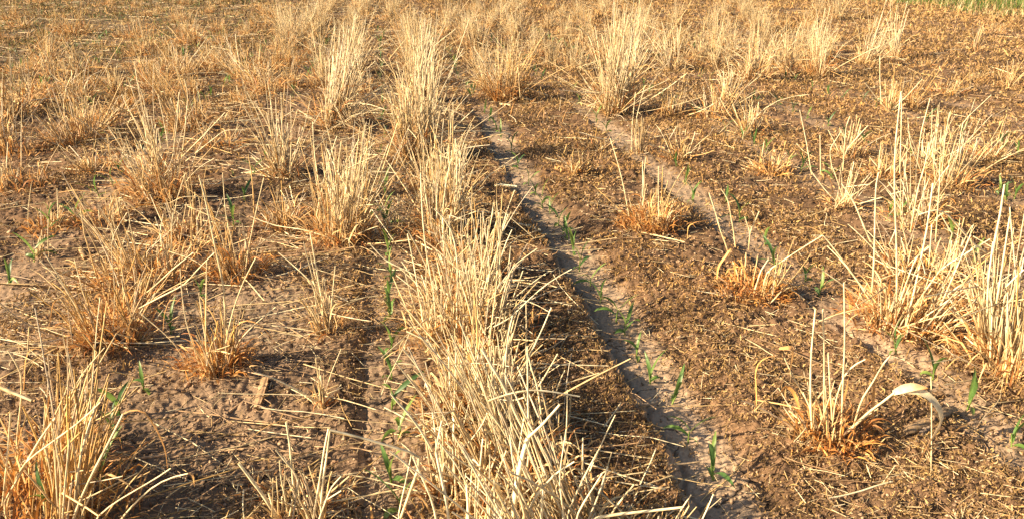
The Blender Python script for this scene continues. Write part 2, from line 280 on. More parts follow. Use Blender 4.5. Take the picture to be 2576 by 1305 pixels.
# ---------------------------------------------------------------- straw clumps
# key: base x, base y, height, half spread (all as seen, photograph width 2575), stems, leaves, paleness, base radius m, lean x
CL = {
 'corner':   (60, 1350, 480, 130, 120, 110, .30, .13, 0.05, "large orange straw clump filling the bottom left corner of the field"),
 'corner2':  (95, 1200, 300, 90, 70, 70, .25, .09, 0.0, "leafy orange straw clump just behind the large clump in the bottom left corner"),
 'fan':      (285, 865, 255, 150, 75, 60, .45, .07, 0.0, "wide fan shaped straw clump with two long stalks splayed left and two right"),
 'forked':   (545, 930, 200, 95, 45, 70, .35, .06, 0.0, "orange leafed clump with very tall crossed pale stalks, above the old stalk stub"),
 'tufted':   (600, 700, 250, 75, 50, 45, .30, .06, 0.0, "orange brown clump with upright stalks behind the tall crossed stalks"),
 'narrow':   (830, 840, 230, 55, 32, 14, .75, .035, 0.0, "slender pale straw clump with few stalks directly below a dense pale clump"),
 'dense':    (855, 610, 291, 105, 132, 50, .70, .08, 0.0, "dense pale bushy clump two rows left of the bare furrow with seedlings"),
 'dense2':   (880, 500, 170, 65, 60, 30, .70, .06, 0.0, "short pale clump right behind the dense bushy clump"),
 'wide':     (400, 500, 324, 105, 110, 55, .62, .10, 0.0, "tall wide pale clump with long upright stalks in the left half"),
 'wide2':    (480, 330, 160, 80, 80, 40, .45, .10, 0.0, "matted orange gold clump behind the tall wide pale clump"),
 'tangle':   (370, 700, 210, 140, 90, 70, .50, .13, 0.0, "tangled collapsed clump lying between the wide fan clump and the tall pale clump"),
 'tangle2':  (480, 610, 170, 70, 45, 40, .45, .09, 0.0, "low leaning tuft on the right flank of the tangled collapsed clump"),
 'vfan':     (715, 445, 225, 80, 64, 22, .78, .06, 0.0, "open V shaped fan of pale stalks standing alone on dark soil"),
 'golden':   (185, 365, 175, 95, 75, 45, .50, .10, 0.0, "golden clump with one long slanting stalk on its left side"),
 'stubs':    (120, 580, 110, 65, 30, 40, .35, .08, 0.0, "short cut orange stubble at the left edge beside green corn leaves"),
 'stubs2':   (100, 640, 60, 60, 14, 8, .80, .05, 0.0, "low pale cut stubs around a green seedling near the left edge"),
 'edgeleft': (50, 480, 120, 70, 40, 40, .35, .10, 0.0, "low orange tuft touching the left edge above the cut stubble"),
 'edgeleft2':(30, 390, 150, 80, 60, 45, .35, .12, 0.0, "orange tuft with thin upright stalks at the left edge"),
 'tallpale': (835, 320, 267, 75, 162, 30, .85, .08, 0.0, "very tall dense pale clump standing behind the V shaped fan"),
 'lowpale':  (900, 330, 90, 60, 30, 14, .70, .05, 0.0, "low pale tuft at the right foot of the very tall dense pale clump"),
 'sidepale': (915, 240, 110, 50, 45, 18, .80, .06, 0.0, "pale spreading tuft between two very tall pale clumps"),
 'column':   (1050, 400, 327, 85, 175, 50, .82, .09, 0.0, "very tall pale clump at the far end of the dense central straw row"),
 'columnback':(1045, 260, 205, 70, 117, 30, .78, .08, 0.0, "pale clump right behind the tall clump that ends the central row"),
 'mid1':     (1120, 480, 150, 65, 90, 45, .62, .10, 0.0, "short dense golden clump in the central straw row, next to its tall far end"),
 'mid2':     (1100, 615, 313, 80, 156, 50, .75, .09, 0.0, "thick pale clump in the central row level with two loose horizontal straws"),
 'mid3':     (1190, 700, 220, 85, 90, 50, .72, .10, 0.02, "pale clump of short crossing stalks on the furrow side of the central row"),
 'mid4':     (1170, 850, 313, 105, 175, 80, .80, .11, 0.0, "thick tall pale clump in the middle of the central row with many vertical stalks"),
 'mid5':     (1270, 880, 200, 75, 70, 60, .55, .09, 0.0, "orange footed clump on the right side of the central row beside shaded soil"),
 'mid6':     (1200, 1060, 313, 100, 169, 80, .75, .10, 0.0, "dense pale clump with orange leaves at its foot in the near central row"),
 'mid7':     (1290, 1190, 356, 70, 132, 50, .85, .09, -0.42, "dense sheaf of pale stalks all leaning left in the near central row"),
 'near':     (1370, 1370, 410, 80, 144, 45, .90, .11, -0.45, "nearest pale clump at the bottom edge with a thick forked stalk"),
 'near2':    (1130, 1400, 300, 120, 45, 25, .85, .12, -0.1, "sparse pale stalks at the bottom edge left of the thick forked stalk"),
 'near3':    (1560, 1400, 220, 90, 40, 30, .50, .10, 0.1, "thin brown stalks at the bottom edge right of the thick forked stalk"),
 'stubnear': (730, 1270, 150, 110, 26, 36, .70, .08, 0.0, "cut stub clump with thick short stalks and one broken stalk reaching right"),
 'stubnear2':(800, 1335, 190, 60, 18, 22, .80, .05, 0.0, "few thick pale stubs meeting at a broken joint near the bottom edge"),
 'spider':   (810, 1030, 170, 50, 9, 5, .75, .02, 0.0, "tiny open clump of about eight thin stalks on bare soil, one bent far left"),
 'orangefar':(1265, 252, 165, 100, 90, 80, .40, .09, 0.0, "wide orange clump at the far end of the bare furrow with seedlings"),
 'palemass': (1545, 285, 275, 85, 196, 45, .85, .09, 0.0, "very dense tall pale clump with a fine feathery outline right of centre"),
 'palemass2':(1690, 290, 130, 60, 45, 25, .65, .06, 0.0, "small pale gold clump at the right foot of the dense feathery clump"),
 'paleback': (1690, 180, 130, 60, 70, 20, .85, .07, 0.0, "pale upright clump just behind the dense feathery one"),
 'crawler':  (1890, 340, 120, 110, 45, 30, .70, .06, 0.0, "spreading clump whose pale stalks lie out to both sides"),
 'rust':     (1940, 432, 80, 70, 45, 60, .30, .07, 0.0, "small rust coloured tuft at the foot of the spreading clump"),
 'flatleft': (1610, 385, 90, 60, 16, 14, .80, .05, 0.0, "flattened clump with stalks lying left and two tall thin stalks standing"),
 'tiny':     (1440, 432, 65, 55, 28, 30, .35, .05, 0.0, "tiny orange tuft alone on the litter between the two furrows"),
 'bushy':    (1635, 570, 150, 115, 70, 160, .45, .08, 0.0, "round bushy orange tuft of curled leaves right of the bare furrow"),
 'rustleft': (1890, 735, 140, 85, 45, 120, .30, .08, 0.0, "orange curled tuft with three tall bent pale stalks leaning left"),
 'sparse':   (2110, 515, 120, 95, 30, 22, .80, .06, 0.0, "sparse pale clump with crossing stalks above the bent folded stalk"),
 'mesh1':    (2400, 475, 180, 90, 50, 40, .65, .08, 0.0, "clump of crossing pale stalks at upper right over orange leaves"),
 'mesh2':    (2300, 560, 190, 90, 45, 50, .65, .09, 0.0, "tangled pale stalks directly behind the big tall sparse clump at right"),
 'mesh3':    (2220, 450, 110, 70, 28, 22, .60, .06, 0.0, "small brown gold clump left of the crossing pale stalks"),
 'grand':    (2265, 815, 280, 150, 75, 110, .60, .10, 0.0, "big tall sparse clump with knee high pale stalks and orange leaves at right"),
 'grand2':   (2330, 690, 170, 120, 60, 60, .60, .10, 0.0, "matted gold tuft behind the big tall sparse clump"),
 'edge':     (2545, 935, 410, 70, 132, 90, .80, .09, 0.0, "dense greyish pale clump cut by the right edge of the picture"),
 'edgeback': (2480, 780, 170, 110, 40, 50, .65, .08, 0.0, "low splayed clump left of the dense greyish clump at the right edge"),
 'solo':     (2100, 1105, 200, 110, 36, 130, .35, .06, 0.0, "orange curly leafed clump with a thick pale stalk arching over to the right"),
 'uppertall':(2180, 165, 165, 80, 60, 28, .85, .08, 0.0, "tall sparse pale clump at upper right close to the green grass"),
 'uppertall2':(2250, 150, 140, 50, 40, 22, .80, .06, 0.0, "narrow pale clump right beside the tall sparse clump at upper right"),
 'upperrust':(2055, 195, 150, 60, 50, 50, .60, .07, 0.0, "clump with rusty foot and leaning pale stalks left of the tall sparse clump"),
 'uppermid': (1900, 205, 170, 80, 80, 35, .75, .09, 0.0, "broad pale clump between the feathery clump and the rusty footed clump"),
 'uppermid2':(1985, 190, 160, 45, 40, 18, .75, .05, 0.0, "slim pale clump at the right side of the broad pale clump"),
 'lone':     (2235, 285, 85, 55, 14, 16, .70, .04, 0.0, "little loose clump alone on open ground at upper right"),
 'rightup':  (2535, 225, 75, 60, 18, 18, .65, .05, 0.0, "small loose clump at the right edge near the top"),
 'rightup2': (2450, 132, 80, 60, 16, 14, .70, .05, 0.0, "thin arching clump just in front of the green grass"),
 'gold1':    (450, 195, 120, 90, 90, 50, .50, .12, 0.0, "wide golden clump in the upper left, behind the orange gold matted clump"),
 'gold2':    (300, 240, 95, 50, 50, 25, .55, .07, 0.0, "narrow V shaped golden tuft at upper left"),
 'gold3':    (115, 155, 85, 80, 60, 40, .45, .12, 0.0, "low orange gold clump at the upper left with thin stalks fanning left"),
 'gold4':    (660, 225, 80, 90, 60, 50, .30, .12, 0.0, "low rusty mat of straw in front of the far pale clumps"),
 'fill1':    (1120, 550, 127, 70, 90, 40, .75, .09, 0.0, "pale tuft in the central row between the thick pale clump and the short golden one"),
 'fill2':    (1150, 770, 187, 85, 100, 50, .80, .09, -0.1, "pale crossing stalks in the central row just behind its thickest clump"),
 'fill3':    (1250, 990, 182, 80, 100, 60, .75, .09, -0.15, "matted pale stalks in the central row in front of its thickest clump"),
 'fill4':    (1330, 1120, 192, 70, 90, 50, .80, .09, -0.3, "short leaning stalks on the furrow side of the left leaning sheaf"),
 'fill5':    (1180, 1250, 240, 70, 60, 40, .85, .08, -0.1, "loose upright pale stalks at the left foot of the left leaning sheaf"),
 'fill6':    (1060, 330, 200, 75, 80, 40, .75, .08, 0.0, "pale tuft at the left foot of the tall clump ending the central row"),
 'r1':       (2140, 400, 110, 80, 34, 24, .70, .07, 0.0, "loose pale tuft at right, behind the sparse clump of crossing stalks"),
 'r2':       (2480, 400, 120, 80, 34, 26, .65, .07, 0.0, "loose gold tuft near the right edge behind the crossing pale stalks"),
 'r3':       (1790, 300, 120, 80, 44, 34, .60, .07, 0.0, "gold tuft between the dense feathery clump and the spreading clump"),
 'r4':       (1830, 250, 110, 70, 46, 20, .80, .07, 0.0, "pale tuft behind the spreading clump"),
 'r5':       (1500, 380, 60, 70, 26, 24, .55, .07, 0.0, "low gold straw heap just beyond the tiny orange tuft"),
 'r6':       (2330, 420, 150, 80, 40, 30, .75, .07, 0.0, "upright pale tuft behind the clump of crossing pale stalks at upper right"),
 'r7':       (1700, 400, 90, 80, 30, 26, .60, .07, 0.0, "low scattered straw tuft right of the flattened clump"),
 'l6':       (720, 560, 130, 80, 50, 40, .50, .08, 0.0, "low mixed tuft between the V shaped fan and the dense bushy clump"),
 'l7':       (250, 560, 130, 90, 50, 44, .50, .09, 0.0, "loose gold tuft left of the tall wide pale clump's foot"),
 'l8':       (620, 200, 120, 70, 60, 40, .55, .09, 0.0, "gold tuft just behind the low rusty straw mat"),
 'l9':       (200, 260, 110, 80, 50, 40, .50, .09, 0.0, "golden tuft with upright stalks left of the narrow V shaped tuft"),
 'l1':       (250, 430, 90, 90, 50, 40, .45, .10, 0.0, "low spreading tuft between the golden clump and the tall wide pale clump"),
 'l2':       (560, 370, 80, 80, 44, 40, .40, .10, 0.0, "low orange straw mat between the V shaped fan and the orange gold clump"),
 'l3':       (960, 600, 90, 80, 40, 26, .75, .08, 0.0, "low loose pale straw between the bushy clump and the central row"),
 'l4':       (230, 330, 100, 70, 46, 40, .45, .09, 0.0, "small orange gold tuft behind the golden clump with the slanting stalk"),
 'l5':       (330, 790, 150, 90, 50, 40, .50, .08, 0.0, "upright mixed stalks filling in just behind the wide fan shaped clump"),
}
TO = {'A': (0, 0), 'B': (1016, 0), 'C': (2032, 0), 'D': (0, 515), 'E': (1016, 515), 'F': (2032, 515), 'G': (0, 1030), 'H': (1016, 1030), 'I': (2032, 1030)}
def TT(k, x, y): return (TO[k][0]*0.8446+x*0.33324, TO[k][1]*0.8446+y*0.33324)
# stalks one can follow by eye: clump, radius in mm, kind, points
HS = '''
corner 3.4 s G 540 1330 640 1080 740 880 830 710 930 510
corner 1.8 l G 930 510 1000 470 1090 490 1180 620 1250 780 1262 920
corner 2.6 s G 470 1320 485 1120 500 960 525 700
corner 2.6 s G 600 1330 640 1210 690 1110
corner 1.9 s G 455 1320 460 980 430 790 400 620
corner2 1.6 s G 190 1280 400 930 470 500 590 240 790 10
corner 2.4 s G 905 1310 1020 1180 1160 1050 1290 985 1420 960
corner 2.0 l G 1420 955 1455 975 1466 1060
corner 3.2 s G 10 1180 80 1100 200 880 300 700 420 540
corner 1.8 l G 180 330 190 120 215 30 260 10 310 30
corner2 2.8 s G 120 760 160 420 165 200 60 30
corner 2.8 s G 20 1200 60 800 80 500
corner2 2.4 s G 330 700 520 300 530 110
corner2 5.0 s G 0 310 120 360 240 410
corner 2.2 s G 20 1300 150 900 370 740 620 560 760 420
corner 2.0 s G 700 1310 860 1180 1190 990 1290 920
fan 2.6 s D 590 1030 510 900 440 770 330 600
fan 2.6 s D 580 1010 500 880 430 790 300 660
fan 2.2 s D 780 1200 700 1060 640 950 560 650
fan 2.4 s D 1050 1020 1200 940 1400 840 1480 740 1620 600
fan 2.6 s D 1110 900 1160 860 1300 730 1460 600
fan 1.8 s D 850 1200 870 900 830 500 960 300
fan 1.6 l D 560 1000 450 940 400 970 370 1170
forked 3.2 s D 1690 1330 1700 1080 1700 900 1640 640 1600 450 1540 150 1500 20
forked 2.4 s D 1550 1310 1555 1000 1560 660
forked 2.4 s D 1700 1290 1760 1030 1830 830 1930 640
forked 2.0 s D 1540 1200 1500 900
forked 2.0 s D 1460 1310 1400 1110 1370 900 1360 720
forked 2.2 s D 1780 1290 1900 1160 2080 1010
forked 1.8 l D 1700 1330 1770 1160 1850 1100 1980 1150 2080 1290
forked 1.9 s D 1330 1300 1230 1200 1050 1050
forked 1.8 l D 1230 1190 1240 1060 1280 950 1370 970
tufted 2.4 s D 1840 830 1870 600 1930 300 1990 40
tufted 2.4 s D 1800 720 1760 560 1700 300 1680 0
tufted 2.0 s D 1770 700 1640 400 1530 260
tufted 1.8 s D 1820 700 1800 480 1810 300
narrow 3.0 s D 2440 1140 2430 950 2400 800 2340 450
narrow 2.4 s D 2470 1200 2380 1080 2270 960
narrow 2.4 s D 2460 1215 2300 1180 2050 1150
narrow 2.0 s D 2480 1200 2500 1000 2530 700
dense 3.4 s D 2400 760 2330 740 2180 800
dense 2.6 s D 2520 500 2300 430 2070 400 1890 330
dense 3.0 s D 1780 545 1600 530 1360 460
dense 2.2 s D 2300 700 2250 560 2060 470
tangle 2.0 s D 1100 590 1280 450 1330 350
tangle 1.8 s D 900 600 990 380 970 280 900 160
tangle 2.2 s D 1270 590 1450 650 1560 720
tangle2 2.2 s D 1280 230 1380 180 1640 180
tangle2 2.6 s D 1320 310 1330 220 1400 0
wide 2.6 s A 1110 1150 1100 950 1090 760 1030 600
wide 2.6 s A 1300 1200 1340 900 1350 700
wide 2.6 s A 1370 1200 1400 950 1420 700 1390 600
wide 2.4 s A 1200 1230 1160 1100 1060 1060
wide 2.2 s A 1400 1220 1560 1090 1700 980 1850 985
wide 2.4 s A 1380 1180 1560 1000 1700 850
wide 3.0 s D 1100 230 1000 190 910 160
golden 2.4 s A 510 1090 450 900 380 740 350 640
golden 2.0 s A 500 1000 480 750 380 530 320 490
golden 3.4 s A 575 1075 740 1050 900 1045
vfan 2.4 s A 2110 1300 2050 1100 1930 920 1770 900
vfan 2.4 s A 2130 1280 2090 1000 2080 740
vfan 2.4 s A 2150 1280 2130 1000 2120 700
vfan 2.2 s A 2190 1250 2200 1000 2190 720
vfan 2.0 s A 2200 1250 2290 1000 2340 760
stubs 2.2 s D 210 400 215 250 235 90
stubs 2.0 l D 440 150 560 130 690 145
stubs2 2.6 s D 360 500 365 350
stubs2 2.0 l D 160 545 130 490 40 455
stubs2 2.6 s D 440 330 430 120
stubs2 2.6 s D 750 360 745 280
edgeleft2 2.6 s A 160 1270 160 1000 165 780
mid4 3.0 s E 725 1320 700 900 640 600 610 300 600 0
mid4 3.0 s E 790 1290 780 1000 790 750
mid4 3.2 s E 870 1300 875 950 880 650 830 400 700 270
mid4 2.6 s E 640 1300 600 1000 550 700 500 460
mid2 3.0 s E 560 650 430 550 300 440 140 405
mid2 4.2 s E 830 640 700 590 560 510
mid3 3.0 s E 1190 620 1192 300
mid3 2.6 s E 1110 660 1140 480 1190 300
mid5 2.4 s E 1100 1160 1230 1140 1460 910 1600 800 1740 725
mid5 2.4 s E 1400 1330 1395 960
mid5 2.0 s E 1200 900 1300 700 1480 570
mid3 2.0 s E 1060 700 1100 560 1150 230
mid4 2.6 s E 720 860 540 760 330 660 220 540
mid6 3.0 s H 845 870 850 600 820 300 810 0
mid6 3.0 s H 840 800 855 400 870 0
mid6 3.2 s H 975 710 1000 480 1010 300 1035 60
mid6 3.2 s H 700 330 640 250 560 130 460 15
mid6 2.2 l H 460 15 380 50 320 100
mid6 2.4 s H 700 540 720 420 580 140 430 130
mid7 4.2 s H 1410 680 1340 560 1290 450 1230 300 1160 190 1060 20
mid7 3.0 s H 1420 800 1410 440 1405 0
mid7 2.6 s H 1510 510 1480 300 1430 150 1400 20
mid7 2.0 l H 1000 425 900 400 760 370 580 330
mid7 2.6 s H 1110 415 1200 380 1300 350 1450 328 1600 345 1800 380
near 7.5 s H 1290 1330 1340 950 1375 800 1410 690
near 3.6 s H 1410 690 1520 590 1650 440
near 4.0 s H 1510 1330 1515 1200 1525 1060
near 2.6 s H 1525 1060 1620 960 1760 870
near 3.0 s H 1525 1060 1460 1150 1405 1250
near 2.8 s H 1525 1060 1460 900 1390 720
near2 3.8 s H 815 1330 790 1150 770 1050 735 900 715 790
near2 2.0 s H 715 790 750 600 760 560
near2 2.6 s H 725 1330 670 1100 620 1020 540 830
near2 3.2 s H 965 1330 955 1150 945 1040
near2 2.4 s H 690 790 590 620 500 500 430 430 370 355
near2 2.0 s H 960 1060 860 880 720 700
near2 2.0 s H 420 1310 470 1100 530 820
near2 2.6 s H 1160 1330 1155 1000
near3 2.6 s H 1690 1300 1770 1120 1850 950 1950 770
near3 2.4 s H 1760 1300 1860 1130 1970 960
near3 4.0 s H 1850 1300 2100 1265 2350 1240 2575 1215
near3 2.0 s H 1640 1000 1700 620
stubnear2 3.0 s G 2360 1320 2400 1100 2450 760 2480 620
stubnear2 3.0 s G 2420 1190 2440 1000 2470 800 2490 640
stubnear 3.6 s G 2235 1200 2200 900 2190 760 2160 570
stubnear 4.6 s G 2080 1275 1990 1130 1930 1050 1800 880
stubnear 2.4 s G 2260 1130 2240 960 2150 870 2080 780
stubnear 2.6 s G 2150 1130 2120 1000 2110 860
stubnear2 2.2 s G 2430 1180 2575 1090
stubnear2 2.2 s G 2400 1320 2500 1060 2576 980
stubnear2 3.8 s H 620 820 480 790 250 720 120 680 -96 630
stubnear2 2.8 l G 2480 630 2360 600 2230 568 2110 552 1980 620 1840 730
spider 2.4 s G 2400 420 2250 330 2060 240 1920 195
spider 2.0 l G 1920 195 1875 150 1940 145 2040 190
spider 1.6 s G 2410 440 2410 150
spider 1.6 s G 2430 440 2500 200 2575 20
spider 1.6 s G 2440 430 2575 290
solo 4.6 s I 1190 685 1300 600 1400 500 1500 430 1600 350
solo 10 l I 1600 352 1720 330 1800 335 1870 380 1930 460 1963 550 1900 650 1840 760 1795 855
solo 11 l I 1590 352 1680 315 1760 305 1850 318
solo 3.2 s I 968 500 966 200 975 0 985 -80 1003 -280
solo 3.2 s I 1070 540 1070 250 1070 100 1065 -100 1060 -280
solo 3.0 s I 1130 540 1110 240 1100 50
solo 3.0 s I 1200 620 1210 300 1225 0 1225 -200 1218 -480
solo 2.6 s I 1150 440 1200 260 1270 150 1380 100
solo 6.0 l I 1380 100 1440 95 1455 150 1440 300 1430 560 1470 640 1560 680
solo 2.6 s I 1060 570 960 440 860 280 770 90
solo 3.0 s I 1040 700 980 500 910 350
solo 6.0 l I 730 20 830 10 825 90 800 220
solo 7.0 l I 700 70 620 80 565 120 542 200 550 300 557 500
solo 5.0 l I 880 460 840 340 780 290 700 400
solo 5.0 l I 1300 560 1290 660 1250 780 1200 810 1150 780
solo 5.0 l I 940 560 920 700 900 745
solo 4.0 l I 870 500 850 620 825 740 820 850
solo 2.0 s I 1875 1010 1880 700 1880 400 1875 230
solo 3.0 s I 1350 400 1440 270 1520 120 1570 70
rustleft 3.0 s F 345 600 320 520 290 450 250 300 200 150
rustleft 3.0 s F 400 560 385 430 370 350 345 200 290 120
rustleft 2.8 s F 500 580 510 450 580 290
rustleft 2.4 s F 500 570 510 450 470 330
rustleft 3.6 s F 540 905 590 740 650 650
rustleft 3.0 s F 640 730 720 690 850 600 1060 470
rustleft 4.4 s F 1010 1030 960 990 850 900 750 810 650 730
rustleft 4.5 l F 260 800 270 700 320 640 370 560 400 700
rustleft 2.4 l F 200 360 100 370 40 400 35 500
grand 3.8 s F 1690 1160 1720 1000 1760 850 1810 600 1850 400 1890 80
grand 3.6 s F 1620 970 1618 600 1605 300 1600 100 1598 -150 1650 -610
grand 3.4 s F 1430 890 1445 700 1450 500 1455 250 1462 20 1480 0
grand 3.4 s F 1740 1145 1900 1000 2100 840 2170 815
grand 2.2 l F 2170 815 2280 830 2400 808
grand 3.0 s F 1430 930 1330 830 1240 700 1160 590 1060 470
grand 2.6 l F 1060 470 1000 420 940 400 870 405 800 420
grand 3.0 s F 1760 1000 1850 860 1950 720 2120 620 2320 500
grand 3.2 s F 1440 1010 1260 880 1150 800 1050 730
grand 2.8 s F 1420 520 1380 430 1290 210 1200 80
grand 2.6 s F 1910 520 1925 300 1940 100 1945 -100
grand 2.6 s F 1720 450 1780 100 1830 -50 1860 -220
grand 2.4 s F 1640 960 1760 640 1860 560
edge 3.8 s F 2340 610 2370 450 2400 300 2430 90
edge 3.4 s F 2370 980 2400 800 2430 600 2470 330
edge 3.4 s F 2300 1000 2310 800 2345 520
edge 2.8 s F 2440 860 2510 790 2576 730
edge 3.0 s F 2540 1200 2520 800 2490 500 2470 260
edge 3.0 s F 2480 1250 2530 900 2576 640
edge 2.6 s F 2450 1200 2455 900
edge 3.0 s F 2330 1200 2340 1000 2300 800
edgeback 3.6 s F 2290 600 2200 540 2000 310 1930 270 1780 320
edgeback 2.8 s F 2170 790 2200 940 2230 1120
edgeback 4.5 l F 2230 1010 2100 900 2090 1000 2120 1080 2100 1180
flatleft 2.4 s B 2190 1160 2195 950 2220 700
flatleft 2.4 s B 2225 1130 2225 900 2290 650
flatleft 3.0 s B 2150 1060 1960 1050 1790 1000
flatleft 3.0 s B 2150 1155 1900 1140 1750 1150
bushy 3.0 s E 2400 320 2392 150 2395 -50
bushy 2.8 s E 2150 200 2120 50 2080 -100 2030 -260
bushy 2.6 s E 2420 330 2480 200 2576 170
bushy 2.4 s E 2290 180 2285 0 2300 -120
bushy 2.6 s E 2420 420 2500 480 2576 540
sparse 2.6 s C 1210 1290 1220 1130 1235 950 1265 880
sparse 2.6 s C 1215 1200 1245 1120 1400 950
sparse 2.6 s C 975 1320 940 1100 910 950 885 835
sparse 2.6 s C 1042 1320 1040 1150 1038 1020
sparse 2.2 s C 1130 1290 1110 1130 1200 990
mesh1 2.4 s C 1800 1290 1720 1100 1700 900
mesh1 2.6 s C 1960 1300 1980 1050 2015 850
mesh1 2.6 s C 2050 1290 2100 1050 2105 930 2330 720
mesh1 2.2 s C 1900 1290 1880 1000 1885 820
mesh2 2.6 s C 1640 1310 1650 1000 1655 690
mesh2 2.4 s C 1760 1310 1800 1000 1870 740
mesh3 2.4 s C 1580 860 1480 760 1380 630
mesh3 2.4 s C 1500 790 1490 600 1490 420
mesh3 2.4 s C 1580 840 1700 720 1810 600
crawler 2.6 s C 330 1160 450 1000 650 780 800 730 960 715
crawler 2.2 s C 430 780 560 700 650 690 700 740
orangefar 2.6 s B 1290 690 1370 730 1440 755
orangefar 3.4 s B 1390 660 1480 695 1560 722
orangefar 2.4 s B 1140 760 1050 690 920 650
'''

def push_ground(p):
    return p
hero = {}
for ln in HS.strip().splitlines():
    q = ln.split(); k = q[0]; pts = [TT(q[3], float(q[i]), float(q[i+1])) for i in range(4, len(q), 2)]
    hero.setdefault(k, []).append((float(q[1])*1e-3, q[2], pts))

def smooth_path(P, K):
    """resample a polyline to K points, corners slightly rounded"""
    P = np.array(P); d = np.concatenate([[0], np.cumsum(np.linalg.norm(np.diff(P, axis=0), axis=1))]); s = np.linspace(0, d[-1], K)
    Q = np.stack([np.interp(s, d, P[:, i]) for i in range(3)], 1)
    Q[1:-1] = Q[1:-1]*0.6+(Q[:-2]+Q[2:])*0.2
    return Q

def hero_path(base, pts, spread, planes):
    """stand the stalk in an upright plane through its clump, the plane turned a little at random"""
    n = HF*math.cos(0.0)+RT*RNG.uniform(-0.25, 0.25); n /= np.linalg.norm(n)
    b = base + HF*RNG.uniform(-1.1, 0.1)*spread
    for q, nn, bb in planes:
        if math.hypot(q[0]-pts[0][0], q[1]-pts[0][1]) < 9: n, b = nn, bb
    for q in pts: planes.append((q, n, b))
    out = []
    for p in pts:
        r = ray(*p); t = np.dot(b-np.array([0, 0, CAM_H]), n)/np.dot(r, n); X = np.array([0, 0, CAM_H])+r*t
        g = hz(X[0], X[1])+0.003
        if X[2] < g: t2 = (CAM_H-g)/-r[2]; X = np.array([0, 0, CAM_H])+r*t2
        out.append(X)
    return out

def build_clump(key, spec):
    bx, by, hp, sp, ns, nl, pale, rb, lx, label = spec
    b = at(bx, by); d = b@HF; b[2] = hz(b[0], b[1]); pxm = FPX/ (d*CT+CAM_H*ST)
    h = hp/pxm/CT; lean = math.atan(0.62*sp/hp)
    e = bpy.data.objects.new('straw_clump', None); COL.objects.link(e); e.location = b; e.empty_display_size = 0.05
    tag(e, label, 'straw clump', 'clumps of dead cover crop straw')
    near = d < 3.9
    ns = int(ns*(1.15 if d < 2.6 else 1.45)); rs = 0.0025 if near else 0.0031
    lx += RNG.normal(0, .10); ly = RNG.normal(0, .10); lean *= RNG.uniform(.85, 1.15); lv = (lx*RT[0]+ly*HF[0], lx*RT[1]+ly*HF[1])
    P, Rd, C, B = gen_stems(ns, h, rb, lean, pale, 8 if near else 6, lv, rad=rs)
    LP = gen_leaves(nl, h, rb, pale, 8 if near else 6, leanx=lv, wd=0.0055 if near else 0.006, length=(0.2, 0.5))
    # the low matted foot of broken leaves
    nf = int(nl*2.2); FP = gen_leaves(nf, h, rb*1.5, max(pale-0.2, 0), 5, length=(0.12, 0.36), wd=0.0044, up=0.12)
    own = 26 if near else 0
    order = np.argsort(-P[:, -1, 2])
    def mm(idx):
        m = Mesh(); m.tubes(P[idx], Rd[idx], C[idx], B[idx], 5 if near else 4); return m
    if near:
        for i in order[:own]: mm(np.array([i])).build('stalk', M_STEM, e)
        rest = order[own:]
    else: rest = order
    if len(rest):
        o = mm(rest).build('stalks', M_STEM, e); tag(o, kind='stuff')
    LPo = LP
    if near:
        k = min(12, nl)
        for i in range(k):
            m = Mesh(); s = slice(i, i+1); m.ribbons(LP[0][s], LP[1][s], LP[2][s], LP[3][s], LP[4][s], 0.3); m.build('leaf', M_LEAF, e)
        LPo = tuple(a[k:] for a in LP)
    m = Mesh()
    if len(LPo[0]): m.ribbons(*LPo[:4], LPo[4])
    m.ribbons(*FP[:4], FP[4])
    tag(m.build('leaves', M_LEAF, e), kind='stuff')
    planes = []
    for r, kind, pts in hero.get(key, []):
        first = not any(math.hypot(q[0]-pts[0][0], q[1]-pts[0][1]) < 9 for q, _, _ in planes)
        W = np.array(hero_path(b, pts, rb, planes))-b
        if kind == 's' and first and 0.02 < W[0][2] < (0.5 if by > 1290 else 0.14): W = np.vstack([[W[0][0]*0.75, W[0][1]*0.75, 0.0], W])
        K = 12; Q = smooth_path(W, K)[None]; t = np.linspace(0, 1, K)[None, :, None]
        q = np.clip(pale+0.25+RNG.normal(0, 0.1), 0, 1)
        if kind == 's':
            r_ = r*0.82
            Rr = np.full((1, K), r_)*np.linspace(1.05, 0.72, K)[None]; nd = RNG.integers(3, 9); Rr[0, nd] *= 1.2
            Cc = mixc(mixc(ORNG, PALE, q), mixc(PALE, CREAM, q), t**0.4)*RNG.uniform(0.85, 1.1)
            mh = Mesh(); mh.tubes(Q, Rr, Cc, HF[None], 7); mh.build('stalk', M_STEM, e)
        else:
            Ww = 2.0*r*0.9*np.sin(np.linspace(0.18, 0.97, K)*np.pi)[None]; Ww = np.maximum(Ww, 0.0012)
            q = 0.9 if r > 0.009 else q-0.35
            Cc = mixc(ORNG*1.25, PALE, np.clip(q, 0, 1))*np.ones((1, K, 1))*RNG.uniform(0.9, 1.15)
            if r > 0.009: Cc = mixc(CREAM, ORNG*1.2, t**2.5)
            tw = (RNG.uniform(0.5, 1.0)+np.linspace(0, 1, K)*RNG.normal(0, 0.8))[None] if r < .009 else np.full((1, K), 0.95)
            mh = Mesh(); mh.ribbons(Q, Ww, Cc, HF[None], tw, 0.35); mh.build('leaf', M_LEAF, e)
    return e
for k_, s_ in CL.items(): build_clump(k_, s_)

